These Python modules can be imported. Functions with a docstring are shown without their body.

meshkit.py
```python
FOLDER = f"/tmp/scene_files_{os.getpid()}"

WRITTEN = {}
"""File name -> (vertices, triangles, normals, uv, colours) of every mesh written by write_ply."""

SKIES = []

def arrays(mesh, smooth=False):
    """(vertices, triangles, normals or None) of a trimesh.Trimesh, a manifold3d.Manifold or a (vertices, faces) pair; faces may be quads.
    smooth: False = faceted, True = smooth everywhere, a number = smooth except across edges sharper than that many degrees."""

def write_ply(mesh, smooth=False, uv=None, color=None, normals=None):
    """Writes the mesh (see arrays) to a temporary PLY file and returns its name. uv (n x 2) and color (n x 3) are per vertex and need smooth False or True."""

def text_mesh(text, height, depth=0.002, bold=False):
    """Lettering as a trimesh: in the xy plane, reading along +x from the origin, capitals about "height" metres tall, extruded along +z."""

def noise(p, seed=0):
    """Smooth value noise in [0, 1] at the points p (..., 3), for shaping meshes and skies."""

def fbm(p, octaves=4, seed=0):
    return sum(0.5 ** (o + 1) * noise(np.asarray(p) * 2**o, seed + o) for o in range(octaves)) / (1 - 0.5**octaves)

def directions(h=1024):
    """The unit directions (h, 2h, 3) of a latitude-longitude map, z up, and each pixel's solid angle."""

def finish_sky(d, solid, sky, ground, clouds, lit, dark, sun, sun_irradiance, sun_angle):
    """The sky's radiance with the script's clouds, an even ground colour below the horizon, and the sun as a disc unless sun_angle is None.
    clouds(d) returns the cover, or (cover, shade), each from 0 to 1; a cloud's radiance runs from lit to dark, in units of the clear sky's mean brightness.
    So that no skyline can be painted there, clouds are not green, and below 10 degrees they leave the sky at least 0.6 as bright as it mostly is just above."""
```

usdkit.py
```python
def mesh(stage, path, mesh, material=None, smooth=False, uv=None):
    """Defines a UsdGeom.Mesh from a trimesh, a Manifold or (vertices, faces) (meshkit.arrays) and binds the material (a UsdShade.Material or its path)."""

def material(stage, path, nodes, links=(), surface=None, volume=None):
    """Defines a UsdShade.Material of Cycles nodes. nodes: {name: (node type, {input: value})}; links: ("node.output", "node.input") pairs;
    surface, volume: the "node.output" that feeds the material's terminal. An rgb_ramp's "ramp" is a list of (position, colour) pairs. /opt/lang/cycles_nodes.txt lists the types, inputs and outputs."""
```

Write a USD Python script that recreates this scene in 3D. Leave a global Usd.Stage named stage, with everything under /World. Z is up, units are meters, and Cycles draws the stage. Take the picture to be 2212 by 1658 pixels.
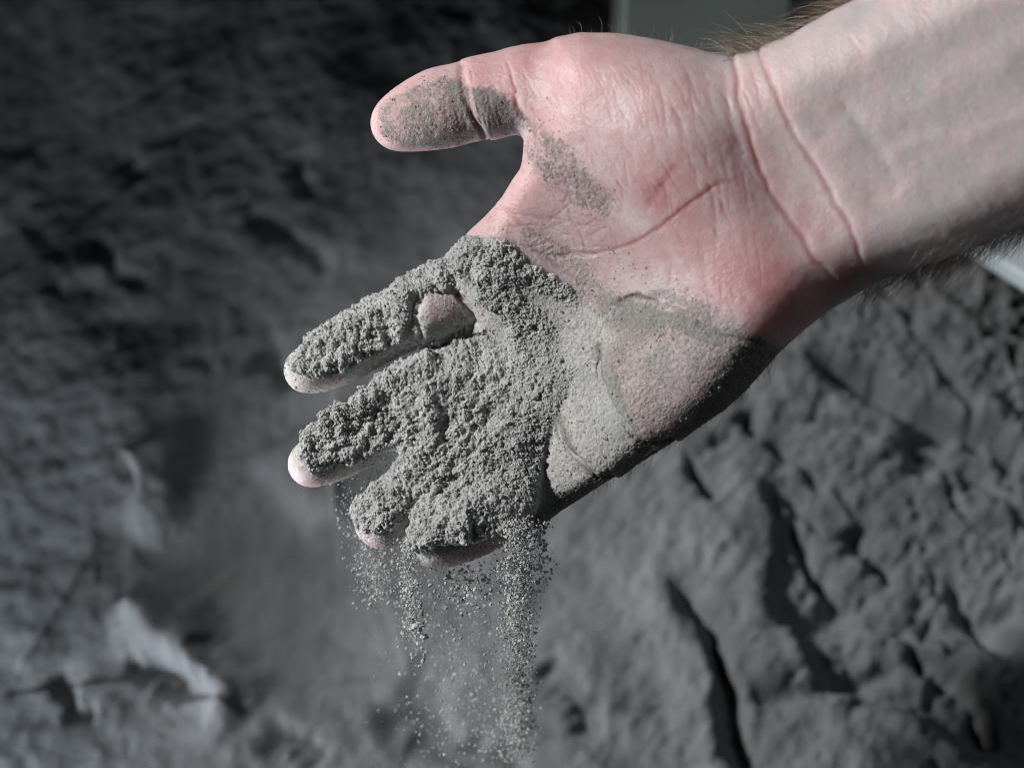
import math, numpy as np, trimesh, usdkit
from meshkit import noise, fbm
from scipy.spatial import cKDTree
from pxr import Usd, UsdGeom, UsdLux, UsdShade, Gf, Sdf, Vt

stage = Usd.Stage.CreateInMemory()
UsdGeom.SetStageUpAxis(stage, 'Z')
UsdGeom.SetStageMetersPerUnit(stage, 1.0)
world = UsdGeom.Xform.Define(stage, '/World')
stage.SetDefaultPrim(world.GetPrim())
rng = np.random.default_rng(11)

# ------------------------------------------------------------------ camera
PITCH = math.radians(38)
FRAME = 0.30                      # metres of picture width at the hand
FOCAL, APER = 50.0, 36.0
D = FRAME * FOCAL / APER          # metres from lens to the hand
S = FRAME / 2212.0                # metres per drawing unit at the hand
Rv = np.array([1.0, 0, 0]); Fv = np.array([0, math.cos(PITCH), -math.sin(PITCH)]); Uv = np.array([0, math.sin(PITCH), math.cos(PITCH)])
TARGET = np.array([0, 0, 0.30]); CAM = TARGET - Fv * D
cam = UsdGeom.Camera.Define(stage, '/World/camera')
cam.CreateFocalLengthAttr(FOCAL); cam.CreateHorizontalApertureAttr(APER)
cam.CreateFStopAttr(6.8); cam.CreateFocusDistanceAttr(D - 0.007)
cam.CreateClippingRangeAttr(Gf.Vec2f(0.02, 50)); cam.CreateExposureAttr(0.0)
M = np.eye(4); M[0, :3] = Rv; M[1, :3] = Uv; M[2, :3] = -Fv; M[3, :3] = CAM
cam.AddTransformOp().Set(Gf.Matrix4d(*M.ravel().tolist()))

def P(u, v, z=0.0):
    """hand drawing coordinates (across, down, towards the lens) to metres in the world"""
    u, v, z = np.broadcast_arrays(np.asarray(u, float), np.asarray(v, float), np.asarray(z, float))
    d = D - z * S
    X = (u - 1106) * S * d / D; Y = (829 - v) * S * d / D
    return CAM + X[..., None] * Rv + Y[..., None] * Uv + d[..., None] * Fv

def cdir(x, y, z):
    w = x * Rv + y * Uv - z * Fv
    return w / np.linalg.norm(w)

# ------------------------------------------------------------------ key lamp and added fill lights
def lamp(name, pos, aim, w, h, intensity, color, cone=None, soft=0.5):
    l = UsdLux.RectLight.Define(stage, '/World/' + name) if cone is None else UsdLux.SphereLight.Define(stage, '/World/' + name)
    if cone is None:
        l.CreateWidthAttr(w); l.CreateHeightAttr(h)
    else:
        l.CreateRadiusAttr(w)
        sh = UsdLux.ShapingAPI.Apply(l.GetPrim()); sh.CreateShapingConeAngleAttr(cone); sh.CreateShapingConeSoftnessAttr(soft)
    l.CreateIntensityAttr(intensity); l.CreateColorAttr(Gf.Vec3f(*color)); l.CreateNormalizeAttr(True)
    zax = np.asarray(pos, float) - np.asarray(aim, float); zax /= np.linalg.norm(zax)
    xax = np.cross([0, 0, 1.0], zax); xax /= np.linalg.norm(xax); yax = np.cross(zax, xax)
    m = np.eye(4); m[0, :3] = xax; m[1, :3] = yax; m[2, :3] = zax; m[3, :3] = pos
    l.AddTransformOp().Set(Gf.Matrix4d(*m.ravel().tolist()))
    return l

HAND = P(1200, 800, 60)
KEY = cdir(-0.71, 0.35, 0.42)
lamp('key_lamp', HAND + KEY * 0.85, P(1560, 1040, 60), 0.04, 0.16, 16.5, (1.0, 0.985, 0.975), cone=23.5, soft=0.9)
ARM = P(1950, 500, 200)
lamp('arm_fill', ARM + cdir(0.80, 0.25, 0.55) * 0.48, ARM, 0.30, 0.30, 0.11, (0.86, 0.93, 1.0))  # unseen cool fill added to lift the dark side of the forearm
lamp('soft_fill', HAND + cdir(-0.15, -0.35, 0.92) * 1.6, HAND, 1.6, 1.6, 0.055, (0.88, 0.94, 1.0))  # broad dim fill added for ambient light, no actual fixture
BED_FILL_POS = CAM - 0.36 * Rv - 0.27 * Uv + 0.52 * Fv
lamp('bed_fill', BED_FILL_POS, CAM - 0.17 * Rv - 0.12 * Uv + 0.63 * Fv, 0.16, 0.16, 0.95, (0.85, 0.93, 1.0))  # added fill panel, not a window: brightens the lower left bed and fingertips

# ------------------------------------------------------------------ helpers
def tag(prim, label=None, cat=None, group=None, kind=None):
    for k, v in (('label', label), ('category', cat), ('group', group), ('kind', kind)):
        if v: prim.SetCustomDataByKey(k, v)
    return prim

def primvar(m, name, values):
    UsdGeom.PrimvarsAPI(m).CreatePrimvar(name, Sdf.ValueTypeNames.FloatArray, 'vertex').Set(Vt.FloatArray.FromNumpy(np.asarray(values, np.float32)))

def seg_dist(px, py, pts):
    """signed distance to a polyline (positive on the right hand as one walks along it on the page), the parameter 0..1 along it"""
    best = np.full(px.shape, 1e9); sgn = np.zeros(px.shape); par = np.zeros(px.shape)
    pts = np.asarray(pts, float); L = np.linalg.norm(np.diff(pts, axis=0), axis=1); cum = np.r_[0, np.cumsum(L)]
    for i in range(len(pts) - 1):
        a, b = pts[i], pts[i + 1]; e = b - a
        t = np.clip(((px - a[0]) * e[0] + (py - a[1]) * e[1]) / (e @ e), 0, 1)
        dx, dy = px - a[0] - t * e[0], py - a[1] - t * e[1]
        d = np.hypot(dx, dy); cr = e[0] * dy - e[1] * dx
        m = d < best
        best[m] = d[m]; sgn[m] = np.sign(cr[m]); par[m] = ((cum[i] + t * L[i]) / cum[-1])[m]
    return best * np.where(sgn == 0, 1, sgn), par

def spline(pts, n=6):
    """Catmull-Rom through pts (rows of any width)"""
    p = np.asarray(pts, float); q = np.vstack([2 * p[0] - p[1], p, 2 * p[-1] - p[-2]]); out = []
    for i in range(1, len(q) - 2):
        for t in np.arange(n) / n:
            out.append(0.5 * (2 * q[i] + (q[i + 1] - q[i - 1]) * t + (2 * q[i - 1] - 5 * q[i] + 4 * q[i + 1] - q[i + 2]) * t ** 2 + (3 * q[i] - q[i - 1] - 3 * q[i + 1] + q[i + 2]) * t ** 3))
    return np.vstack([out, p[-1:]])

def poly_sd(px, py, pts):
    """signed distance to a closed outline, negative inside"""
    pts = np.asarray(pts, float); best = np.full(px.shape, 1e9); inside = np.zeros(px.shape, bool)
    for a, b in zip(pts, np.roll(pts, -1, axis=0)):
        e = b - a
        t = np.clip(((px - a[0]) * e[0] + (py - a[1]) * e[1]) / max(e @ e, 1e-9), 0, 1)
        best = np.minimum(best, np.hypot(px - a[0] - t * e[0], py - a[1] - t * e[1]))
        c = (a[1] > py) != (b[1] > py)
        inside ^= c & (px < a[0] + (py - a[1]) * e[0] / (e[1] if e[1] else 1e-9))
    return np.where(inside, -best, best)

def smooth01(x, a, b):
    t = np.clip((x - a) / (b - a), 0, 1); return t * t * (3 - 2 * t)

def smin(a, b, k):
    h = np.maximum(k - np.abs(a - b), 0) / k
    return np.minimum(a, b) - h * h * k * 0.25

def surface_nets(f, origin, h):
    s = f < 0; n = np.array(f.shape); cn = n - 1
    num = np.zeros(tuple(cn), np.float32); acc = [np.zeros(tuple(cn), np.float32) for _ in range(3)]; quads = []
    idx = np.arange(np.prod(cn)).reshape(cn)
    for ax in range(3):
        lo = [slice(None)] * 3; hi = [slice(None)] * 3; lo[ax] = slice(0, -1); hi[ax] = slice(1, None)
        A, B = f[tuple(lo)], f[tuple(hi)]
        cross = np.argwhere(s[tuple(lo)] != s[tuple(hi)])
        o1, o2 = [k for k in range(3) if k != ax]
        ok = (cross[:, o1] > 0) & (cross[:, o2] > 0) & (cross[:, o1] < cn[o1]) & (cross[:, o2] < cn[o2])
        cross = cross[ok]
        a, b = A[tuple(cross.T)], B[tuple(cross.T)]
        pos = cross.astype(np.float32); pos[:, ax] += a / (a - b)
        cells = []
        for d1, d2 in ((-1, -1), (0, -1), (0, 0), (-1, 0)):
            c = cross.copy(); c[:, o1] += d1; c[:, o2] += d2
            cells.append(idx[tuple(c.T)])
            for k in range(3): np.add.at(acc[k].ravel(), cells[-1], pos[:, k])
            np.add.at(num.ravel(), cells[-1], 1)
        q = np.stack(cells, 1)
        flip = (a < 0) if ax != 1 else (a >= 0)
        q[~flip] = q[~flip][:, ::-1]
        quads.append(q)
    q = np.vstack(quads); used = np.unique(q); remap = np.full(num.size, -1); remap[used] = np.arange(len(used))
    v = np.stack([acc[k].ravel()[used] / num.ravel()[used] for k in range(3)], 1) * h + np.asarray(origin)
    q = remap[q]
    return v, np.vstack([q[:, [0, 1, 2]], q[:, [0, 2, 3]]])

def laplacian(v, f, times, lam=0.5, mu=-0.52):
    from scipy.sparse import coo_matrix, diags
    e = np.vstack([f[:, [0, 1]], f[:, [1, 2]], f[:, [2, 0]]]); e = np.vstack([e, e[:, ::-1]])
    W = coo_matrix((np.ones(len(e)), (e[:, 0], e[:, 1])), shape=(len(v), len(v))).tocsr(); W.data[:] = 1
    W = diags(1 / np.maximum(np.asarray(W.sum(1)).ravel(), 1)) @ W
    for _ in range(times):
        v = v + lam * (W @ v - v); v = v + mu * (W @ v - v)
    return v

def normals(v, f):
    n = np.zeros_like(v); c = np.cross(v[f[:, 1]] - v[f[:, 0]], v[f[:, 2]] - v[f[:, 0]])
    for k in range(3):
        for j in range(3): n[:, j] += np.bincount(f[:, k], c[:, j], len(v))
    return n / np.maximum(np.linalg.norm(n, axis=1, keepdims=True), 1e-12)

def compact(v, f, *extra):
    used = np.unique(f); remap = np.full(len(v), -1); remap[used] = np.arange(len(used))
    return (v[used], remap[f]) + tuple(x[used] for x in extra)

def subdiv(v, f):
    return trimesh.remesh.subdivide(v, f)

def crumbs(p, density, R, seed):
    """height of rounded crumbs scattered at random, 0..1"""
    r = np.random.default_rng(seed); lo, hi = p.min(0) - R, p.max(0) + R
    base = p[r.integers(0, len(p), density)] + r.normal(0, R * 0.25, (density, 3))
    rad = R * r.uniform(0.45, 1.0, density)
    d, i = cKDTree(base).query(p, k=3, workers=-1)
    h = np.maximum(0, 1 - d / rad[i]) * rad[i] / R * 1.25
    return h.max(1)

# ------------------------------------------------------------------ materials
LK = '/World/Looks/'
UsdGeom.Scope.Define(stage, '/World/Looks')
def powder_material(name, c0, c1, bump=0.4, scale=1.0):
    return usdkit.material(stage, LK + name, {
        'g': ('geometry', {}),
        'n1': ('noise_texture', {'scale': 60.0 * scale, 'detail': 4.0}),
        'n2': ('noise_texture', {'scale': 1800.0 * scale, 'detail': 3.0, 'roughness': 0.65}),
        'r': ('rgb_ramp', {'ramp': [(0.3, c0), (0.7, c1)]}),
        'b': ('bump', {'strength': bump, 'distance': 0.0006 / scale}),
        'p': ('principled_bsdf', {'roughness': 0.95, 'specular_ior_level': 0.12, 'diffuse_roughness': 0.6})},
        [('g.position', 'n1.vector'), ('g.position', 'n2.vector'), ('n1.fac', 'r.fac'), ('r.color', 'p.base_color'),
         ('n2.fac', 'b.height'), ('b.normal', 'p.normal')], surface='p.BSDF')

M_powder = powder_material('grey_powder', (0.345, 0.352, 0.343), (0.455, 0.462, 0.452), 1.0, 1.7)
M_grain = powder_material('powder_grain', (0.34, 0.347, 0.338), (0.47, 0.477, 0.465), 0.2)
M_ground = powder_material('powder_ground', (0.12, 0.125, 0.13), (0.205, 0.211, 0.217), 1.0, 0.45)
M_panel = usdkit.material(stage, LK + 'grey_green_paint', {'g': ('geometry', {}), 'n': ('noise_texture', {'scale': 14.0, 'detail': 4.0}),
    'r': ('rgb_ramp', {'ramp': [(0.3, (0.055, 0.064, 0.057)), (0.7, (0.085, 0.096, 0.086))]}), 'p': ('principled_bsdf', {'roughness': 0.6})},
    [('g.position', 'n.vector'), ('n.fac', 'r.fac'), ('r.color', 'p.base_color')], surface='p.BSDF')
M_pale = usdkit.material(stage, LK + 'pale_board', {'g': ('geometry', {}), 'n': ('noise_texture', {'scale': 25.0, 'detail': 5.0}),
    'r': ('rgb_ramp', {'ramp': [(0.3, (0.27, 0.31, 0.325)), (0.7, (0.36, 0.40, 0.415))]}), 'p': ('principled_bsdf', {'roughness': 0.6})},
    [('g.position', 'n.vector'), ('n.fac', 'r.fac'), ('r.color', 'p.base_color')], surface='p.BSDF')
M_hair = usdkit.material(stage, LK + 'arm_hair', {'p': ('principled_bsdf', {'base_color': (0.21, 0.175, 0.135), 'roughness': 0.30, 'specular_ior_level': 0.7})}, surface='p.BSDF')

M_skin = usdkit.material(stage, LK + 'skin', {
    'g': ('geometry', {}), 'dust': ('attribute', {'attribute': 'dust'}), 'red': ('attribute', {'attribute': 'red'}),
    # skin tone: pale and greyish to pink, mottled
    'm1': ('noise_texture', {'scale': 120.0, 'detail': 5.0, 'roughness': 0.6, 'distortion': 0.6}),
    'm2': ('noise_texture', {'scale': 420.0, 'detail': 3.0}),
    'ra': ('math', {'math_type': 'multiply_add', 'value2': 0.6, 'value3': -0.30}),
    'rb': ('math', {'math_type': 'add', 'use_clamp': True}),
    'rc': ('math', {'math_type': 'multiply_add', 'value2': 0.2, 'value3': -0.10}),
    'rd': ('math', {'math_type': 'add', 'use_clamp': True}),
    'tone': ('rgb_ramp', {'ramp': [(0.0, (0.35, 0.330, 0.326)), (0.26, (0.40, 0.357, 0.358)), (0.42, (0.465, 0.375, 0.378)), (0.6, (0.43, 0.30, 0.305)), (0.78, (0.42, 0.255, 0.26)), (1.0, (0.36, 0.175, 0.185))]}),
    # dust lying on it, in specks
    'd1': ('noise_texture', {'scale': 900.0, 'detail': 3.0, 'roughness': 0.6}),
    'd2': ('noise_texture', {'scale': 170.0, 'detail': 4.0}),
    'da': ('math', {'math_type': 'multiply_add', 'value2': 1.5, 'value3': -0.75}),
    'db': ('math', {'math_type': 'multiply_add', 'value2': 0.9, 'value3': -0.45}),
    'dc': ('math', {'math_type': 'add'}), 'dd': ('math', {'math_type': 'add'}),
    'de': ('map_range', {'from_min': 0.25, 'from_max': 0.85, 'to_min': 0.0, 'to_max': 1.0, 'clamp': True}),
    'dz': ('map_range', {'from_min': 0.02, 'from_max': 0.2, 'to_min': 0.0, 'to_max': 1.0, 'clamp': True}),
    'df': ('math', {'math_type': 'multiply', 'use_clamp': True}),
    'tone_': ('attribute', {'attribute': 'dust_and_shade'}), 'dt0': ('math', {'math_type': 'multiply_add', 'value2': 0.8, 'value3': -0.4}), 'dt': ('math', {'math_type': 'add', 'use_clamp': True}),
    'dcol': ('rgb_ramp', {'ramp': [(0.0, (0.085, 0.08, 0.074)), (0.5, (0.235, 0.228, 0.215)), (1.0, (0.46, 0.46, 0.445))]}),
    'mix': ('mix_color', {'blend_type': 'mix'}),
    'inv': ('math', {'math_type': 'multiply_add', 'value2': -0.92, 'value3': 0.92}),
    'rough': ('math', {'math_type': 'multiply_add', 'value2': 0.42, 'value3': 0.50}),
    'v1': ('voronoi_texture', {'scale': 800.0, 'feature': 'distance_to_edge'}),
    'w1': ('noise_texture', {'scale': 700.0, 'detail': 4.0, 'roughness': 0.6}),
    'bm': ('math', {'math_type': 'multiply_add', 'value2': 0.5}),
    'bm2': ('math', {'math_type': 'multiply_add', 'value2': 1.1}),
    'b': ('bump', {'strength': 0.75, 'distance': 0.0004}),
    'p': ('principled_bsdf', {'subsurface_method': 'random_walk', 'subsurface_radius': (1.0, 0.6, 0.5), 'subsurface_scale': 0.0015, 'specular_ior_level': 0.45, 'sheen_weight': 0.03})},
    [('g.position', 'm1.vector'), ('g.position', 'm2.vector'), ('g.position', 'd1.vector'), ('g.position', 'd2.vector'), ('g.position', 'v1.vector'), ('g.position', 'w1.vector'),
     ('m1.fac', 'ra.value1'), ('ra.value', 'rb.value1'), ('red.fac', 'rb.value2'), ('m2.fac', 'rc.value1'), ('rc.value', 'rd.value1'), ('rb.value', 'rd.value2'), ('rd.value', 'tone.fac'),
     ('d1.fac', 'da.value1'), ('d2.fac', 'db.value1'), ('da.value', 'dc.value1'), ('db.value', 'dc.value2'), ('dc.value', 'dd.value1'), ('dust.fac', 'dd.value2'),
     ('dd.value', 'de.value'), ('dust.fac', 'dz.value'), ('de.result', 'df.value1'), ('dz.result', 'df.value2'), 
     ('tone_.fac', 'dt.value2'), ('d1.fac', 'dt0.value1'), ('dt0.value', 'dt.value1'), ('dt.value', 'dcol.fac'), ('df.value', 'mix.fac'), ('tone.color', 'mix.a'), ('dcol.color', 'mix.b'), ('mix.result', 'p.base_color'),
     ('df.value', 'inv.value1'), ('inv.value', 'p.subsurface_weight'), ('df.value', 'rough.value1'), ('rough.value', 'p.roughness'),
     ('v1.distance', 'bm.value1'), ('w1.fac', 'bm.value3'), ('df.value', 'bm2.value1'), ('bm.value', 'bm2.value3'), ('bm2.value', 'b.height'), ('b.normal', 'p.normal')], surface='p.BSDF')

# ------------------------------------------------------------------ the hand and forearm: one continuous body
H = 7.0
U0, V0, Z0 = 540.0, -330.0, -300.0
us = np.arange(U0, 2560, H); vs = np.arange(V0, 1300, H); zs = np.arange(Z0, 780, H)
UU, VV = np.meshgrid(us, vs, indexing='ij')
OUT = [(1160, 262), (1140, 285), (1132, 310), (1128, 345), (1124, 364), (1108, 388), (1085, 425), (1050, 465), (1012, 500), (990, 530), (982, 560), (984, 600), (998, 640), (1022, 690), (1050, 760), (1090, 850),
       (1130, 930), (1150, 1010), (1165, 1118), (1250, 1078), (1320, 1036), (1400, 990), (1445, 962), (1510, 922), (1565, 886), (1604, 850), (1650, 800), (1688, 756), (1740, 710), (1790, 671), (1850, 635),
       (1900, 606), (1980, 580), (2060, 553), (2150, 515), (2260, 468), (2600, 330), (2600, -420), (2150, -170), (1960, -66), (1850, -2), (1800, 22), (1745, 54), (1700, 80), (1650, 101), (1612, 113), (1575, 119), (1538, 113), (1500, 103),
       (1450, 92), (1400, 82), (1330, 72), (1250, 70), (1200, 84), (1165, 130)]
def axis_t(u, v): return (u - 1060) * 0.82 - (v - 800) * 0.57
def gauss(u, v, cu, cv, su, sv, ang=0.0):
    c, s = math.cos(ang), math.sin(ang); a = (u - cu) * c + (v - cv) * s; b = -(u - cu) * s + (v - cv) * c
    return np.exp(-0.5 * ((a / su) ** 2 + (b / sv) ** 2))
def front_z(u, v):
    t = axis_t(u, v)
    z = 58 + 0.33 * np.where(t > 0, t, 0.35 * t)
    z = z + 34 * gauss(u, v, 1340, 265, 175, 125, 0.25) + 30 * gauss(u, v, 1470, 330, 140, 130)      # ball of the thumb
    z = z + 40 * gauss(u, v, 1480, 790, 170, 115, -0.6) + 20 * gauss(u, v, 1620, 640, 130, 110)       # heel of the hand
    z = z + 22 * gauss(u, v, 1080, 600, 75, 75) + 26 * gauss(u, v, 1290, 985, 85, 65, -0.5)           # pads under the fingers
    z = z - 34 * gauss(u, v, 1270, 580, 150, 80, 0.5) - 18 * gauss(u, v, 1190, 740, 110, 90)          # hollow of the palm
    z = z - 18 * gauss(u, v, 1690, 430, 50, 210, -0.5)
    return z
d2 = poly_sd(UU, VV, OUT)
tt = axis_t(UU, VV)
TH = 84 + 66 * smooth01(tt, 250, 800) + 60 * smooth01(tt, 800, 1500)
# thinner towards the web between thumb and index finger
TH = TH - 38 * gauss(UU, VV, 1120, 400, 90, 120)
FZ = front_z(UU, VV); ZC = FZ - TH
RR = TH * (0.97 - 0.22 * smooth01(tt, 700, 1000) - 0.5 * gauss(UU, VV, 1270, 1030, 130, 80, -0.5))
F = np.empty((len(us), len(vs), len(zs)), np.float32)
for k, z in enumerate(zs):
    w1 = d2 + RR; w2 = np.abs(z - ZC) - TH + RR
    F[:, :, k] = np.minimum(np.maximum(w1, w2), 0) + np.hypot(np.maximum(w1, 0), np.maximum(w2, 0)) - RR

INDEX = [(1110, 600, -40, 84), (1010, 640, -44, 80), (955, 656, -22, 74), (905, 676, -15, 67), (870, 694, -24, 63), (800, 733, -30, 60), (740, 768, -22, 56), (700, 786, -12, 54), (662, 799, 0, 49)]
MIDDLE = [(1130, 770, -32, 80), (1040, 810, -34, 76), (960, 850, -22, 75), (900, 880, -18, 72), (840, 914, -28, 65), (780, 946, -24, 62), (720, 978, -10, 58), (672, 1002, 4, 50)]
RING = [(1180, 880, -26, 82), (1090, 940, -26, 76), (1010, 990, -10, 74), (950, 1034, -2, 70), (890, 1082, -2, 64), (846, 1112, 8, 61), (822, 1128, 14, 56)]
PINKY = [(1240, 980, -20, 80), (1165, 1046, -14, 70), (1090, 1104, 0, 63), (1020, 1142, 22, 60), (968, 1164, 34, 56), (930, 1174, 42, 50)]
THUMB = [(1330, 240, 60, 150), (1215, 208, 74, 116), (1140, 194, 74, 95), (1085, 203, 68, 88), (1040, 212, 62, 88), (1002, 222, 54, 85), (962, 231, 54, 85), (922, 243, 54, 79), (885, 256, 50, 68), (856, 267, 46, 55)]
def chain_field(chain, pad):
    c = np.array(chain, float)
    lo = (c[:, :3] - c[:, 3:] - pad).min(0); hi = (c[:, :3] + c[:, 3:] + pad).max(0)
    i0 = [max(0, int((lo[k] - o) / H)) for k, o in enumerate((U0, V0, Z0))]
    i1 = [min(F.shape[k], int((hi[k] - o) / H) + 2) for k, o in enumerate((U0, V0, Z0))]
    sl = tuple(slice(a, b) for a, b in zip(i0, i1))
    X, Y, Z = np.meshgrid(us[sl[0]], vs[sl[1]], zs[sl[2]], indexing='ij')
    return sl, chain_eval(c, X, Y, Z)
def chain_eval(c, X, Y, Z, k=10):
    f = None
    for a, b in zip(c[:-1], c[1:]):
        e = b[:3] - a[:3]
        t = np.clip(((X - a[0]) * e[0] + (Y - a[1]) * e[1] + (Z - a[2]) * e[2]) / (e @ e), 0, 1)
        d = np.sqrt((X - a[0] - t * e[0]) ** 2 + (Y - a[1] - t * e[1]) ** 2 + (Z - a[2] - t * e[2]) ** 2) - (a[3] + t * (b[3] - a[3]))
        f = d if f is None else smin(f, d, k)
    return f
FINGERS = [spline(c, 3) for c in (INDEX, MIDDLE, RING, PINKY)]
for c, k in ((spline(THUMB, 3), 34), (FINGERS[0], 12), (FINGERS[1], 12), (FINGERS[2], 10), (FINGERS[3], 12)):
    sl, f = chain_field(c, 50)
    F[sl] = smin(F[sl], f.astype(np.float32), k)
hv, hf = surface_nets(F, (U0, V0, Z0), H)
hv = laplacian(hv, hf, 6)
keep = hv[hf][:, :, 0].max(1) < 2540
hv, hf = compact(hv, hf[keep])
hv, hf = subdiv(hv, hf)
hv = laplacian(hv, hf, 4)
N = normals(hv, hf)
if N[np.argmax(hv[:, 2] + 0 * hv[:, 0])][2] < 0:
    hf = hf[:, ::-1]; N = -N

front = np.flatnonzero((N[hf][:, :, 2].max(1) > -0.35) & (hv[hf][:, :, 0].min(1) < 1700))
hv, hf = trimesh.remesh.subdivide(hv, hf, face_index=front); N = normals(hv, hf)
# creases and folds: (points, depth, width, lip on the right, step, taper)
u, v = hv[:, 0].copy(), hv[:, 1].copy()
disp = np.zeros(len(hv))
def crease(pts, depth, w, lip=0.0, lipw=10.0, step=0.0, stepw=60.0, ends=(0.12, 0.12)):
    global disp
    pts = spline(pts, 5); lo = pts.min(0) - 140; hi = pts.max(0) + 140
    m = (u > lo[0]) & (u < hi[0]) & (v > lo[1]) & (v < hi[1]) & (N[:, 2] > -0.2)
    d, p = seg_dist(u[m], v[m], pts)
    wob = 5 * (noise(np.stack([u[m] / 22, v[m] / 22, 0 * u[m]], 1), 5) - 0.5) + 14 * (noise(np.stack([u[m] / 75, v[m] / 75, 0 * u[m]], 1), 6) - 0.5) * (depth > 4)
    d = d + wob
    fade = np.ones(len(d))
    if ends[0]: fade = fade * smooth01(p, 0.0, ends[0])
    if ends[1]: fade = fade * smooth01(1 - p, 0.0, ends[1])
    q = -depth * np.exp(-(d / w) ** 2) + lip * np.exp(-((d - lipw) / lipw) ** 2)
    q = q + step * np.sign(d) * (1 - np.exp(-np.abs(d) / 11)) * np.exp(-(np.abs(d) / stepw) ** 2)
    disp[m] += q * fade
# wrist (walked downward: right hand is the palm side, so negative side is the arm)
W1 = [(1575, 112), (1602, 219), (1634, 336), (1673, 422), (1720, 492), (1759, 559), (1795, 596), (1830, 615)]
W2 = [(1636, 100), (1673, 188), (1708, 266), (1751, 344), (1802, 434), (1841, 500), (1874, 590)]
W3 = [(1810, 211), (1849, 254), (1915, 352), (1954, 422)]
crease(W1, 5.5, 6.5, step=-2.5, stepw=60, ends=(0, 0.1)); crease(W2, 4.6, 6.5, step=-2.5, stepw=55, ends=(0, 0.1)); crease(W3, 2, 16, step=-1.5, stepw=40)
crease([(1560, 130), (1570, 200), (1588, 300), (1600, 380)], 2, 9)
# thumb
crease([(1002, 128), (1000, 165), (1004, 205), (1016, 250), (1046, 306)], 10, 7, step=-4, stepw=40, ends=(0.05, 0))
crease([(1012, 175), (1018, 215), (1034, 255), (1055, 290)], 4, 4)
crease([(1112, 195), (1122, 235), (1140, 268), (1152, 290)], 8, 6, step=-4, stepw=30, ends=(0.3, 0))
crease([(1095, 130), (1105, 170), (1116, 205)], 3, 4)
# palm lines
crease([(1590, 385), (1545, 402), (1490, 440), (1440, 480), (1395, 512), (1350, 532), (1290, 548), (1210, 552), (1140, 540), (1095, 505)], 2.2, 5, step=1.2, stepw=40)
crease([(1465, 352), (1440, 390), (1405, 440), (1395, 465)], 1.2, 9)
crease([(1075, 440), (1120, 478), (1180, 520), (1240, 545), (1300, 552)], 3, 4)
crease([(1135, 520), (1180, 556), (1240, 600), (1290, 630)], 3, 4)
crease([(1330, 655), (1380, 640), (1420, 660), (1470, 668)], 4, 5)
crease([(1292, 745), (1293, 790), (1302, 834), (1320, 883), (1344, 914), (1375, 942), (1407, 959), (1455, 952)], 8, 5, step=-6, stepw=45, ends=(0.2, 0))
crease([(1206, 900), (1212, 935), (1222, 958), (1240, 980), (1268, 1015), (1290, 1036), (1325, 1030)], 7, 5, step=-6, stepw=45, ends=(0.2, 0))
crease([(1166, 985), (1160, 1030), (1155, 1074), (1152, 1125)], 5, 5, step=-3, stepw=35, ends=(0.2, 0))
crease([(1500, 690), (1540, 720), (1600, 735), (1650, 740)], 4, 8)
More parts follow.
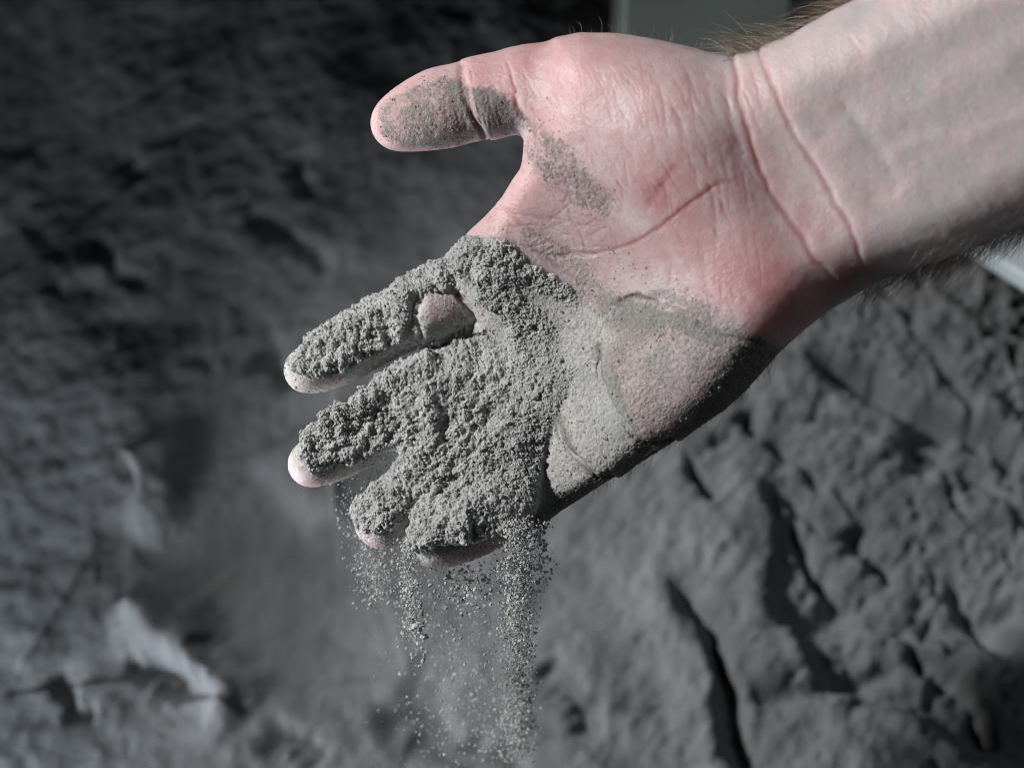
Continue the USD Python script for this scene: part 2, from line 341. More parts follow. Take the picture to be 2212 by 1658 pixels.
# fold of the palm over the root of the index finger, and the finger joints
crease([(980, 535), (976, 570), (980, 600), (992, 632), (1016, 668), (1031, 700)], 14, 6, step=-10, stepw=45, ends=(0.1, 0))
crease([(918, 636), (905, 660), (902, 690), (912, 730)], 6, 6, step=-4, stepw=35, ends=(0.1, 0))
crease([(742, 715), (735, 745), (742, 800)], 6, 6)
crease([(860, 842), (858, 880), (872, 930)], 7, 6); crease([(745, 905), (742, 945), (756, 995)], 6, 6)
# fine wrinkles across the ball of the thumb and the wrist
r2 = np.random.default_rng(5)
for i in range(110):
    cu, cv = r2.uniform(1130, 1420), r2.uniform(150, 430); a = r2.normal(1.15, 0.22); L = r2.uniform(25, 70)
    crease([(cu - L * math.cos(a), cv - L * math.sin(a)), (cu + 4, cv - 3), (cu + L * math.cos(a), cv + L * math.sin(a))], r2.uniform(0.25, 0.9), r2.uniform(2, 4), ends=(0.4, 0.4))
for i in range(60):
    cu, cv = r2.uniform(1080, 1300), r2.uniform(450, 560); a = r2.normal(0.35, 0.5); L = r2.uniform(20, 60)
    crease([(cu - L * math.cos(a), cv - L * math.sin(a)), (cu + 3, cv - 3), (cu + L * math.cos(a), cv + L * math.sin(a))], r2.uniform(0.5, 1.4), r2.uniform(2, 3.5), ends=(0.4, 0.4))
for i in range(70):
    cu, cv = r2.uniform(1420, 1640), r2.uniform(140, 700); a = r2.normal(1.25, 0.2); L = r2.uniform(30, 90)
    crease([(cu - L * math.cos(a), cv - L * math.sin(a)), (cu + 4, cv - 3), (cu + L * math.cos(a), cv + L * math.sin(a))], r2.uniform(0.5, 1.5), r2.uniform(4, 6), ends=(0.4, 0.4))
for i in range(30):
    k = r2.uniform(0, 1); cu, cv = 1003 + 40 * k + r2.normal(0, 28), 140 + 150 * k; L = r2.uniform(12, 40); a = r2.normal(1.35, 0.12)
    crease([(cu - L * math.cos(a), cv - L * math.sin(a)), (cu + 2, cv), (cu + L * math.cos(a), cv + L * math.sin(a))], r2.uniform(0.6, 1.5), 3.2, ends=(0.4, 0.4))
disp += 5 * (fbm(hv / 70, 3, 3) - 0.5) * (N[:, 2] > 0)
# tendons and veins under the skin of the wrist
for pts, amp, w in (([(1640, 300), (1850, 160), (2100, 30), (2300, -60)], 2, 40), ([(1700, 400), (1900, 270), (2150, 130), (2400, 0)], 2, 40), ([(1900, 350), (2000, 300), (2120, 290), (2300, 200)], 1.5, 18)):
    d, p = seg_dist(u, v, spline(pts, 5)); disp += amp * np.exp(-(d / w) ** 2) * smooth01(p, 0, 0.2) * smooth01(N[:, 2], 0, 0.4)
disp += 1.3 * (fbm(np.stack([(u * 0.75 - v * 0.66) / 9, (u * 0.66 + v * 0.75) / 26, hv[:, 2] / 20], 1), 3, 17) - 0.5) * smooth01(N[:, 2], 0, 0.3)
hv = hv + N * disp[:, None]
N = normals(hv, hf)

# dust and blush carried by the skin, with some shade and highlight painted in
facing = smooth01(N[:, 2], -0.25, 0.25)
def soft_poly(pts, edge): return smooth01(-poly_sd(u, v, pts), -edge, edge)
dust = np.zeros(len(hv)); tone = np.full(len(hv), 0.6)
def dab(pts, edge, amount, shade):
    global dust, tone
    m = soft_poly(pts, edge); dust = np.maximum(dust, m * amount); tone = tone + (shade - tone) * np.clip(m * 1.6, 0, 1)
dab([(815, 225), (880, 190), (960, 160), (1000, 165), (1005, 215), (1015, 262), (1030, 300), (960, 325), (880, 325), (815, 295)], 16, 0.60, 0.14)
dab([(840, 235), (900, 205), (960, 215), (960, 270), (945, 310), (880, 310)], 22, 0.76, 0.22)
dab([(960, 170), (1000, 165), (1008, 215), (1020, 262), (1036, 302), (985, 318), (968, 270)], 12, 0.8, 0.22)
dab([(1015, 190), (1060, 185), (1100, 215), (1125, 250), (1120, 285), (1060, 298), (1030, 260)], 12, 0.80, 0.18)
dab([(1120, 225), (1150, 265), (1145, 290), (1120, 280)], 8, 0.55, 0.3)
dab([(1150, 262), (1195, 275), (1240, 330), (1290, 385), (1325, 430), (1318, 465), (1270, 455), (1215, 440), (1165, 385), (1130, 330)], 22, 0.58, 0.12)
dab([(1120, 485), (1180, 500), (1230, 535), (1290, 590), (1270, 620), (1180, 570), (1125, 530)], 14, 0.45, 0.25)
dab([(960, 540), (1090, 525), (1170, 590), (1250, 640), (1330, 690), (1300, 740), (1340, 800), (1400, 980), (1165, 1140), (880, 1230), (700, 1070), (600, 950), (600, 780)], 16, 0.95, 0.75)
dab([(1230, 580), (1300, 600), (1350, 640), (1420, 625), (1500, 640), (1560, 672), (1620, 710), (1690, 760), (1605, 860), (1510, 925), (1400, 995), (1165, 1130), (1160, 900), (1250, 700)], 24, 0.68, 0.36)
dab([(1180, 640), (1270, 660), (1320, 720), (1295, 780), (1305, 850), (1345, 920), (1400, 960), (1330, 1040), (1165, 1130), (1150, 900)], 42, 1.2, 0.70)
dab([(1290, 640), (1360, 632), (1420, 660), (1480, 672), (1540, 690), (1600, 730), (1540, 760), (1440, 720), (1360, 720), (1320, 700)], 18, 0.85, 0.30)
dab([(1540, 800), (1620, 720), (1700, 755), (1600, 875), (1480, 955), (1400, 1000), (1385, 965), (1480, 905)], 34, 1.05, 0.16)  # dusty heel edge, its tone darkened to paint in the shade there
dab([(1160, 1105), (1330, 1010), (1420, 965), (1420, 1000), (1240, 1110), (1165, 1150)], 16, 1.1, 0.30)
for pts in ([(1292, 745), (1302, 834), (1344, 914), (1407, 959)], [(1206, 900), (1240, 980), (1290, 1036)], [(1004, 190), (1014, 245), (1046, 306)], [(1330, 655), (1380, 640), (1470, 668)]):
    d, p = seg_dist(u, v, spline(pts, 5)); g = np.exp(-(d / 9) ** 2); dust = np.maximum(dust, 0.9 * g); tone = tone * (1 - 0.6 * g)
dust = np.maximum(dust, 0.20 * soft_poly([(960, 470), (1120, 440), (1330, 520), (1480, 590), (1640, 680), (1500, 900), (1200, 800), (1000, 600)], 70)); dust = np.maximum(dust, 0.18 * soft_poly([(800, 200), (1000, 120), (1160, 170), (1380, 420), (1330, 520), (1130, 400), (1100, 300), (850, 340)], 45))
dust -= 0.42 * soft_poly([(1395, 650), (1430, 645), (1480, 665), (1440, 672)], 8)
dust -= 0.14 * soft_poly([(1400, 740), (1480, 720), (1540, 770), (1500, 850), (1420, 930), (1350, 900), (1340, 840)], 40)
dust -= 0.40 * soft_poly([(600, 815), (660, 812), (720, 812), (760, 820), (720, 850), (640, 860)], 12)
dust -= 0.50 * soft_poly([(905, 650), (985, 625), (1000, 680), (930, 700)], 14)
dust -= 0.35 * soft_poly([(620, 1020), (700, 1025), (780, 1000), (860, 975), (780, 1030), (680, 1070)], 12)
dust -= 0.12 * soft_poly([(905, 1200), (980, 1185), (1080, 1165), (1130, 1150), (1060, 1205), (930, 1235)], 12)
dust = np.maximum(dust, 0.5 * soft_poly([(740, 1080), (880, 1080), (900, 1200), (1160, 1120), (1060, 1240), (900, 1260), (780, 1210)], 20))
dust = np.clip(dust, 0, 1.3) * (0.35 + 0.65 * facing)
red = 0.30 + 0.34 * (1 - smooth01(tt_ := axis_t(u, v), 540, 980))
red += 0.25 * gauss(u, v, 1420, 420, 45, 30, -0.9) + 0.30 * gauss(u, v, 1690, 640, 90, 50, 0.5) + 0.15 * gauss(u, v, 1500, 560, 150, 90)
red -= 0.22 * gauss(u, v, 1290, 640, 130, 50, 0.4) + 0.18 * gauss(u, v, 1380, 480, 40, 24, 0.3) + 0.12 * gauss(u, v, 1330, 270, 90, 80)
for pts, a, w in (([(1590, 385), (1545, 402), (1490, 440), (1440, 480), (1395, 512), (1350, 532)], 0.25, 8), ([(1465, 352), (1440, 390), (1405, 440)], 0.15, 14), (W1, 0.22, 12), (W2, 0.18, 11)):
    d, p = seg_dist(u, v, spline(pts, 5)); red += a * np.exp(-(d / w) ** 2)
red += 0.14 * gauss(u, v, 1170, 150, 130, 70) - 0.20 * gauss(u, v, 1440, 600, 130, 60, 0.5) - 0.25 * gauss(u, v, 1430, 820, 110, 110)  # blush painted deeper to dim the bright thumb root, paler for palm highlight
red += 0.16 * (fbm(hv / 60, 3, 9) - 0.5) * 2
red = red * (1 - 0.45 * smooth01(v, 640, 760) * smooth01(-u, -1180, -1050))
red = np.clip(red, 0, 1)

body_root = UsdGeom.Xform.Define(stage, '/World/person')
tag(body_root.GetPrim(), 'bare right forearm and open palm reaching in, fingers tipped with grey powder', 'person')
ORIGIN = P(1700, 350, 100)
body_root.AddTranslateOp().Set(Gf.Vec3d(*ORIGIN))
grit = smooth01(dust, 0.5, 1.0)
hv = hv + N * (grit * (2.4 * (fbm(hv / 9, 2, 81) - 0.5) + 1.6 * (noise(hv / 3.0, 83) - 0.5)))[:, None]
hw = P(hv[:, 0], hv[:, 1], hv[:, 2])
bm = usdkit.mesh(stage, '/World/person/body', (hw - ORIGIN, hf), M_skin, smooth=True)
primvar(bm, 'dust', dust); primvar(bm, 'red', red); primvar(bm, 'dust_and_shade', np.clip(tone, 0, 1))

# ------------------------------------------------------------------ powder lying in the hand
H2 = 5.0
pu, pv_, pz = np.arange(560, 1400, H2), np.arange(440, 1290, H2), np.arange(-130, 230, H2)
X, Y, Z = np.meshgrid(pu, pv_, pz, indexing='ij')
d2p = poly_sd(X[:, :, 0], Y[:, :, 0], OUT)[:, :, None]; fzp = front_z(X[:, :, 0], Y[:, :, 0])[:, :, None]
thp = 84.0; w1 = d2p + 81; w2 = np.abs(Z - (fzp - thp)) - thp + 81
G = np.minimum(np.maximum(w1, w2), 0) + np.hypot(np.maximum(w1, 0), np.maximum(w2, 0)) - 81
G = smin(G, chain_eval(FINGERS[0], X, Y, Z), 14)
G2 = smin(smin(chain_eval(FINGERS[1], X, Y, Z), chain_eval(FINGERS[2], X, Y, Z), 36), chain_eval(FINGERS[3], X, Y, Z), 30)
G = smin(G, G2, 22)
def blob(cu, cv, cz, ru, rv, rz, ang):
    c, s = math.cos(ang), math.sin(ang); a = ((X - cu) * c + (Y - cv) * s) / ru; b = (-(X - cu) * s + (Y - cv) * c) / rv; e = (Z - cz) / rz
    return (np.sqrt(a * a + b * b + e * e) - 1) * min(ru, rv, rz)
for bl in ((1040, 930, 28, 170, 110, 46, -0.5), (1090, 1030, 30, 60, 90, 46, 0.2), (1020, 1120, 74, 110, 48, 36, -0.35), (1060, 570, 66, 60, 60, 30, 0.7), (760, 880, 22, 110, 26, 26, -0.55)):
    G = smin(G, blob(*bl), 50)
gv, gf = surface_nets(G.astype(np.float32), (pu[0], pv_[0], pz[0]), H2)
gv = laplacian(gv, gf, 3)
TH_POLY = [(1012, 502), (1060, 500), (1095, 506), (1122, 535), (1160, 566), (1225, 604), (1280, 655), (1268, 705), (1290, 765), (1296, 810), (1262, 860), (1216, 925), (1215, 950), (1200, 1000), (1186, 1060), (1178, 1112), (1140, 1150), (1110, 1160), (1060, 1168),
           (1000, 1186), (925, 1192), (890, 1210), (872, 1180), (878, 1130), (850, 1150), (800, 1170), (756, 1150), (745, 1100), (800, 1045), (850, 985), (838, 984), (776, 1008), (711, 1028), (664, 1026), (630, 992), (636, 930), (760, 845), (880, 755), (960, 715), (1030, 690), (1060, 690),
           (1030, 684), (990, 640), (972, 632), (945, 638), (902, 660), (894, 706), (874, 744), (832, 774), (768, 802), (722, 820), (695, 834), (645, 818), (618, 812), (616, 782), (700, 680), (800, 635), (985, 500)]
def thickness(u, v, nz, w):
    d = -poly_sd(u, v, TH_POLY)
    d = d + 12 * (fbm(np.stack([u / 26, v / 26, 0 * u], 1), 3, 21) - 0.5) * 2
    body = smooth01(d, -8, 22 + 50 * smooth01(u, 1130, 1230) * smooth01(v, 640, 760))
    side = smooth01(u, 1130, 1220) * smooth01(v, 620, 730)
    t = (1 - side) * (-20 + 27 * body) + side * (-2.5 + 8 * body)
    for line, amp, wd in (([(985, 565), (900, 625), (820, 672), (740, 712), (690, 742)], 15, 19), ([(1030, 705), (950, 755), (860, 815), (780, 866), (700, 912), (665, 938)], 13, 22), ([(668, 955), (660, 985)], 7, 20),
                          ([(925, 860), (945, 950), (952, 1030)], 12, 22), ([(905, 1010), (830, 1060), (775, 1100)], 9, 20), ([(900, 1140), (960, 1095), (1040, 1075)], 10, 24), ([(1020, 540), (1095, 520), (1150, 570), (1230, 612)], 6, 14)):
        dl, pl = seg_dist(u, v, spline(line, 4))
        t = t + body * amp * np.exp(-(dl / wd) ** 2) * (0.35 + 1.1 * noise(np.stack([u / 30, v / 30, 0 * u], 1), 91))
    t = t - body * 5 * gauss(u, v, 1005, 965, 22, 45, 0.1)
    # thin places where the skin nearly shows
    for g, a in ((gauss(u, v, 1010, 630, 26, 60, -0.5), 9), (gauss(u, v, 1150, 640, 50, 24, 0.5), 8), (gauss(u, v, 1085, 720, 16, 40, 0.0), 8), (gauss(u, v, 1240, 720, 40, 70, 0), 8), (gauss(u, v, 1200, 1000, 30, 90, 0.2), 6)):
        t = t - a * g
    t = t - 12 * smooth01(-nz, -0.15, 0.35)
    return t, body
t0, b0 = thickness(gv[:, 0], gv[:, 1], normals(gv, gf)[:, 2], gv)
gn = normals(gv, gf)
if gn[np.argmax(gv[:, 2])][2] < 0: gf = gf[:, ::-1]; gn = -gn
t0, b0 = thickness(gv[:, 0], gv[:, 1], gn[:, 2], gv)
gv, gf = compact(gv, gf[(t0[gf].max(1) > -18) & (gn[:, 2][gf].max(1) > -0.6)])
for _ in range(1): gv, gf = subdiv(gv, gf)
gn = normals(gv, gf); t, b = thickness(gv[:, 0], gv[:, 1], gn[:, 2], gv)
gv, gf, t, b, gn = compact(gv, gf[t[gf].max(1) > -16], t, b, gn)
gv, gf = subdiv(gv, gf)
gn = normals(gv, gf); t, b = thickness(gv[:, 0], gv[:, 1], gn[:, 2], gv)
lum = 0.25 + 1.35 * smooth01(gv[:, 0], 1180, 1000) ; big = fbm(gv / 40, 4, 31) - 0.5
ridge = 0.7 + 2.2 * (fbm(gv / 15, 3, 37) - 0.5)
c1 = crumbs(gv, 17000, 4.8, 41); c2 = crumbs(gv, 60000, 2.6, 43); big_c = crumbs(gv, 500, 13.0, 45)
crack = np.exp(-((fbm(gv / 34, 3, 61) - 0.5) / 0.012) ** 2) * smooth01(noise(gv / 60, 63), 0.55, 0.8)
med = fbm(gv / 85, 2, 51); pits = smooth01(noise(gv / 8, 53), 0.60, 0.85) * smooth01(med, 0.35, 0.6)
coarse = 0.12 + 1.1 * smooth01(med, 0.35, 0.65)
cov = smooth01(t, -7, 6)
disp = t + cov * (26 * big * lum + 6 * (ridge - 0.7) * lum + 2.2 * c1 * coarse + 1.6 * c2 + 3 * big_c * coarse * smooth01(noise(gv / 30, 65), 0.5, 0.8) - 7 * pits - 5 * crack + 3.0 * (noise(gv / 1.7, 47) - 0.5) + 3.0 * (noise(gv / 3.4, 48) - 0.5))
gv = gv + gn * disp[:, None]
gnf = normals(gv, gf)
gw = P(gv[:, 0], gv[:, 1], gv[:, 2])
pile = UsdGeom.Xform.Define(stage, '/World/powder_pile')
PO = P(1040, 930, 60); pile.AddTranslateOp().Set(Gf.Vec3d(*PO))
tag(pile.GetPrim(), 'crumbly grey powder heaped over the fingers and lower palm of the hand', 'powder', kind='stuff')
usdkit.mesh(stage, '/World/powder_pile/powder_layer', (gw - PO, gf), M_powder, smooth=True)

# grain shapes shared by everything loose
def grain_shape(seed, sub=1):
    m = trimesh.creation.icosphere(subdivisions=sub, radius=1.0); r = np.random.default_rng(seed)
    vv = m.vertices * (1 + r.uniform(-0.38, 0.22, (len(m.vertices), 1))) * r.uniform(0.7, 1.2, 3)
    return vv, m.faces
def instancer(path, pos, size, mat, seeds=(1, 2, 3), sub=1, stretch=None):
    pi = UsdGeom.PointInstancer.Define(stage, path); targets = []
    UsdGeom.Scope.Define(stage, path + '/shapes')
    for k in seeds:
        m = usdkit.mesh(stage, f'{path}/shapes/grain_{k:03d}', grain_shape(k, sub), mat); targets.append(m.GetPath())
    pi.CreatePrototypesRel().SetTargets(targets)
    n = len(pos); r = np.random.default_rng(n)
    pi.CreateProtoIndicesAttr(Vt.IntArray.FromNumpy(r.integers(0, len(seeds), n).astype(np.int32)))
    pi.CreatePositionsAttr(Vt.Vec3fArray.FromNumpy(np.asarray(pos, np.float32)))
    sc = np.repeat(np.asarray(size, np.float32)[:, None], 3, 1)
    pi.CreateScalesAttr(Vt.Vec3fArray.FromNumpy(sc))
    q = r.normal(size=(n, 4)); q /= np.linalg.norm(q, axis=1, keepdims=True)
    pi.CreateOrientationsAttr(Vt.QuathArray([Gf.Quath(float(a), float(b), float(c), float(d)) for a, b, c, d in q]))
    return pi
# crumbs on the heap
ok = np.flatnonzero((cov > 0.55) & (gnf[:, 2] > -0.25))
pw = (0.15 + noise(gv[ok] / 22, 57) ** 3) * (0.3 + coarse[ok]); pick = rng.choice(ok, 32000, replace=False, p=pw / pw.sum())
size = S * np.clip(rng.lognormal(math.log(0.85), 0.55, len(pick)), 0.5, 4.6)
tag(instancer('/World/powder_pile/loose_crumbs', gw[pick] - PO + (gnf[pick, :1] * Rv - gnf[pick, 1:2] * Uv - gnf[pick, 2:] * Fv) * (size * 0.3)[:, None], size, M_grain).GetPrim(), kind='stuff')
pick2 = rng.choice(ok, 110, replace=False); size2 = S * rng.uniform(3.0, 7.0, 110)
tag(instancer('/World/powder_pile/clods', gw[pick2] - PO, size2, M_powder, seeds=(11, 12, 13), sub=2).GetPrim(), kind='stuff')
# specks sticking to the skin
vis = np.flatnonzero((dust > 0.12) & (N[:, 2] > -0.1))
prob = np.clip(dust[vis], 0, 0.8) * (0.25 + noise(hv[vis] / 16, 71) ** 2 * 2); prob /= prob.sum()
pick = rng.choice(vis, 14000, replace=False, p=prob)
size = S * np.clip(rng.lognormal(math.log(0.8), 0.5, len(pick)), 0.45, 3.6)
jit = rng.normal(0, 2.0 * S, (len(pick), 3))
M_shaded_speck = powder_material('shaded_speck', (0.15, 0.148, 0.142), (0.30, 0.298, 0.29), 0.2)  # same powder, darkened to paint the shadowed look of the grains
specks = instancer('/World/powder_pile/skin_specks', hw[pick] - PO, size, M_shaded_speck, seeds=(4, 5))
tag(specks.GetPrim(), kind='stuff')

# ------------------------------------------------------------------ powder falling from the hand
def fall(u0, v0, z0, drop, spread, n, smin_, smax, seed, bias=1.0):
    """grains below a point of the hand: straight down in the world, spreading a little"""
    r = np.random.default_rng(seed)
    top = P(u0, v0, z0); q = r.uniform(0, 1, n) ** bias * drop
    wid = spread[0] + (spread[1] - spread[0]) * q / drop
    clump = r.normal(0, 1, (n, 3)); k = r.integers(0, n // 6 + 1, n); ctr = r.normal(0, 1, (n // 6 + 1, 3)); cq = r.uniform(-1, 1, n // 6 + 1)
    off = 0.65 * ctr[k] + 0.45 * clump
    pos = top + off * wid[:, None] * np.array([1, 0.8, 0.0]); pos[:, 2] -= q + cq[k] * 0.002
    sz = np.clip(np.exp(r.uniform(math.log(smin_), math.log(smax), n) - r.exponential(0.25, n)), smin_ * 0.6, smax)
    return pos, sz
sets = [fall(880, 1165, 90, 0.040, (0.0020, 0.0019), 800, 0.00014, 0.0005, 1, 1.1), fall(886, 1260, 40, 0.022, (0.0019, 0.0016), 130, 0.00016, 0.0007, 2),
        fall(898, 1330, 0, 0.022, (0.0016, 0.0011), 26, 0.0004, 0.0015, 12),
        fall(1122, 1130, 130, 0.105, (0.0031, 0.0030), 4200, 0.00014, 0.00055, 3, 1.25), fall(1100, 1160, 130, 0.100, (0.0036, 0.0050), 800, 0.00013, 0.0005, 4, 1.0),
        fall(1168, 1120, 20, 0.03, (0.0022, 0.0035), 200, 0.0002, 0.0009, 5, 1.3),
        fall(985, 1215, 10, 0.085, (0.010, 0.012), 480, 0.00012, 0.0005, 6, 1.0), fall(985, 1215, -90, 0.085, (0.013, 0.016), 900, 0.00014, 0.0006, 7, 1.0),
        fall(1010, 1225, 0, 0.012, (0.0075, 0.008), 240, 0.0002, 0.0008, 8, 1.0),
        fall(780, 1010, -60, 0.03, (0.0045, 0.006), 420, 0.00015, 0.0005, 9, 1.0), fall(815, 1190, -60, 0.022, (0.005, 0.005), 420, 0.0002, 0.0006, 10, 1.0),
        fall(760, 1080, 0, 0.022, (0.0028, 0.003), 130, 0.00012, 0.00035, 11, 1.6), fall(800, 1180, 0, 0.016, (0.0032, 0.003), 60, 0.00015, 0.0005, 13)]
pos = np.vstack([a for a, _ in sets]); sz = np.concatenate([b for _, b in sets])
drop_i = instancer('/World/falling_powder', pos, sz, M_grain, seeds=(6, 7, 8))
tag(drop_i.GetPrim(), 'loose grey grains trickling down in two streams from the little finger', 'powder', kind='stuff')

# ------------------------------------------------------------------ the powder bed below
def at_depth(u, v, depth):  # on the line of sight of a drawing position, so many metres from the lens
    return CAM + ((u - 1106) * S / D * Rv + (829 - v) * S / D * Uv + Fv) * depth
q1, q2, q3 = at_depth(2212, 1658, 0.540), at_depth(0, 1658, 0.605), at_depth(0, 0, 0.82)
pn = np.cross(q1 - q2, q3 - q2); pn /= np.linalg.norm(pn); pn = pn if pn[2] > 0 else -pn
ex = np.cross(pn, [0, 1, 0]); ex = np.cross([0, 1.0, 0], pn); ex /= np.linalg.norm(ex); ex = ex if ex[0] > 0 else -ex
ey = np.cross(pn, ex)
def on_bed(pts):
    """where lines of sight meet the bed: its own two coordinates in metres"""
    pts = np.asarray(pts, float); dirs = (pts[:, :1] - 1106) * S / D * Rv + (829 - pts[:, 1:2]) * S / D * Uv + Fv
    t = ((q2 - CAM) @ pn) / (dirs @ pn); w = CAM + dirs * t[:, None] - q2
    return np.stack([w @ ex, w @ ey], 1)
corners = on_bed([(0, 0), (2212, 0), (2212, 1658), (0, 1658)])
lo, hi = corners.min(0) - 0.10, corners.max(0) + 0.10
GH = 0.0013
ga, gb = np.arange(lo[0], hi[0], GH), np.arange(lo[1], hi[1], GH)
A, B = np.meshgrid(ga, gb, indexing='ij'); a, b_ = A.ravel(), B.ravel()
pt3 = np.stack([a, b_, 0 * a], 1)
hgt = 0.018 * (fbm(pt3 / 0.16, 3, 101) - 0.5) + 0.006 * (fbm(pt3 / 0.045 + 7, 3, 103) - 0.5)
amid = 0.5 * (lo[0] + hi[0]); hgt -= 0.9 * np.maximum(a - amid - 0.01, 0) ** 2
rough_mask = smooth01(a, 0.5 * (lo[0] + hi[0]) - 0.05, hi[0] - 0.12)
lump = 1 - np.abs(2 * fbm(pt3 / 0.022, 4, 107) - 1)
hgt += (0.0008 + 0.0034 * rough_mask) * (lump - 0.7) + (0.0010 + 0.0016 * rough_mask) * (fbm(pt3 / 0.0065, 3, 109) - 0.5) * 2
def slabs(spacing, tilt, lift, gap, gapw, seed, mask):
    # caked slabs: flat facets, each leaning its own way, parted by thin cracks
    global hgt
    r = np.random.default_rng(seed); wx = a + 0.03 * (fbm(pt3 / 0.05, 3, seed) - 0.5); wy = b_ + 0.03 * (fbm(pt3 / 0.05 + 9, 3, seed + 1) - 0.5)
    c, s_ = math.cos(-0.75), math.sin(-0.75); q = np.stack([(wx * c + wy * s_) / 1.7, -wx * s_ + wy * c], 1)
    n = int((q.max(0) - q.min(0)).prod() / spacing ** 2); cs = r.uniform(q.min(0), q.max(0), (n, 2)); g = r.normal(0, tilt, (n, 2)); z0 = r.normal(0, lift, n)
    d, i = cKDTree(cs).query(q, k=4, workers=-1)
    w = np.exp(-(d - d[:, :1]) / 0.004); w /= w.sum(1, keepdims=True)
    hh = (w * (z0[i] + ((q[:, None, :] - cs[i]) * g[i]).sum(2))).sum(1)
    part = smooth01(noise(pt3 / 0.035, seed + 5), 0.35, 0.65)
    hgt += mask * (hh - gap * part * np.exp(-((d[:, 1] - d[:, 0]) / gapw) ** 2))
slabs(0.062, 0.16, 0.0035, 0.007, 0.0030, 301, 0.03 + 0.97 * rough_mask)
slabs(0.024, 0.14, 0.0010, 0.0022, 0.0018, 311, 0.02 + 0.98 * rough_mask)
def groove(pts, depth, w, step=0.0, stepw=0.02, ends=(0.15, 0.15)):
    global hgt
    q = spline(on_bed(pts), 6); l2, h2 = q.min(0) - 0.07, q.max(0) + 0.07
    m = (a > l2[0]) & (a < h2[0]) & (b_ > l2[1]) & (b_ < h2[1])
    d, p = seg_dist(a[m], b_[m], q)
    d = d + 0.006 * (fbm(pt3[m] / 0.012, 3, 113) - 0.5)
    ww = w * (0.6 + 0.8 * noise(np.stack([p * 9, 0 * p, 0 * p], 1), 7))
    fade = smooth01(p, -0.001, max(ends[0], 1e-3)) * smooth01(1 - p, -0.001, max(ends[1], 1e-3))
    hgt[m] += fade * (-depth * np.exp(-(d / ww) ** 2) + step * np.sign(d) * np.tanh(np.abs(d) / 0.006) * np.exp(-(np.abs(d) / stepw) ** 2))
# cracks in the caked bed on the right, plus troughs standing in for finger shadows (page positions of the photograph, laid onto the bed)
groove([(1425, 1225), (1470, 1265), (1505, 1310), (1530, 1360), (1555, 1430), (1570, 1510), (1590, 1590), (1620, 1680)], 0.016, 0.0045, step=-0.005, ends=(0.15, 0))
groove([(1720, 730), (1800, 750), (1890, 775), (1960, 810), (2050, 840), (2140, 870), (2230, 900)], 0.018, 0.005, step=0.006, stepw=0.03, ends=(0.2, 0))
groove([(1960, 840), (2030, 900), (2110, 925), (2230, 945)], 0.016, 0.009, ends=(0.2, 0))
groove([(1650, 930), (1700, 950), (1760, 990), (1800, 1010)], 0.007, 0.0022)
groove([(1690, 1080), (1730, 1140), (1760, 1200), (1800, 1240), (1815, 1280)], 0.010, 0.0028)
groove([(1600, 870), (1620, 900), (1640, 890)], 0.012, 0.004)
groove([(1850, 1080), (1880, 1130), (1920, 1170), (1960, 1190)], 0.012, 0.005)
groove([(1600, 1345), (1750, 1315), (1850, 1290), (2000, 1302), (2100, 1295), (2240, 1270)], 0.012, 0.006, step=-0.003, ends=(0.35, 0))  # trough shaped to give a finger shadow band, not a crack
groove([(1600, 1500), (1700, 1490), (1790, 1455), (1880, 1425), (1980, 1400)], 0.009, 0.005)  # second trough put in for the shorter finger shadow
groove([(1960, 1350), (2050, 1410), (2110, 1470), (2140, 1560), (2130, 1620)], 0.013, 0.004, step=0.003)
groove([(2080, 1180), (2110, 1260), (2170, 1320), (2230, 1360)], 0.010, 0.003)
groove([(1480, 1000), (1530, 1040), (1560, 1060)], 0.008, 0.0026)
groove([(1160, 1430), (1220, 1480), (1265, 1540), (1275, 1600)], 0.008, 0.005)
groove([(800, 1590), (880, 1560), (950, 1600), (1050, 1640), (1150, 1650)], 0.012, 0.007)
# soft ledges and slides on the left
groove([(240, 1110), (330, 1140), (390, 1050), (405, 960), (380, 900)], 0.001, 0.010, step=0.0055, stepw=0.07)
groove([(540, 960), (560, 1000), (640, 1110), (720, 1140), (790, 1120)], 0.001, 0.008, step=0.006, stepw=0.06)
groove([(120, 1440), (150, 1500), (165, 1540), (220, 1530)], 0.005, 0.004)
groove([(270, 1420), (350, 1450), (420, 1475), (480, 1470)], 0.009, 0.004, step=0.003)
groove([(330, 1480), (400, 1500), (480, 1510), (560, 1500)], 0.007, 0.003)
groove([(430, 1390), (470, 1430), (500, 1480)], 0.004, 0.004)
groove([(560, 1640), (620, 1590), (700, 1650)], 0.008, 0.005)
groove([(310, 1250), (340, 1320), (430, 1400), (520, 1500), (560, 1540)], -0.016, 0.012, step=-0.006)
groove([(150, 520), (230, 545), (250, 590), (330, 620)], 0.0025, 0.005); groove([(520, 470), (560, 480), (620, 510), (730, 590)], 0.0040, 0.005)
groove([(560, 740), (600, 790), (640, 830)], 0.0060, 0.006); groove([(640, 330), (660, 400), (655, 440)], 0.0040, 0.005)
groove([(160, 600), (260, 680), (400, 700), (470, 690)], 0.0020, 0.010); groove([(300, 330), (260, 350), (310, 380)], 0.0040, 0.006)
r5 = np.random.default_rng(77)
for i in range(26):
    cu, cv = r5.uniform(1250, 2230), r5.uniform(860, 1660); an = r5.normal(0.85, 0.45); L = r5.uniform(30, 120)
    groove([(cu - L * math.cos(an), cv - L * math.sin(an)), (cu + r5.normal(0, 10), cv + r5.normal(0, 10)), (cu + L * math.cos(an), cv + L * math.sin(an))], r5.uniform(0.002, 0.006), r5.uniform(0.0014, 0.0026), step=r5.normal(0, 0.002), ends=(0.35, 0.35))
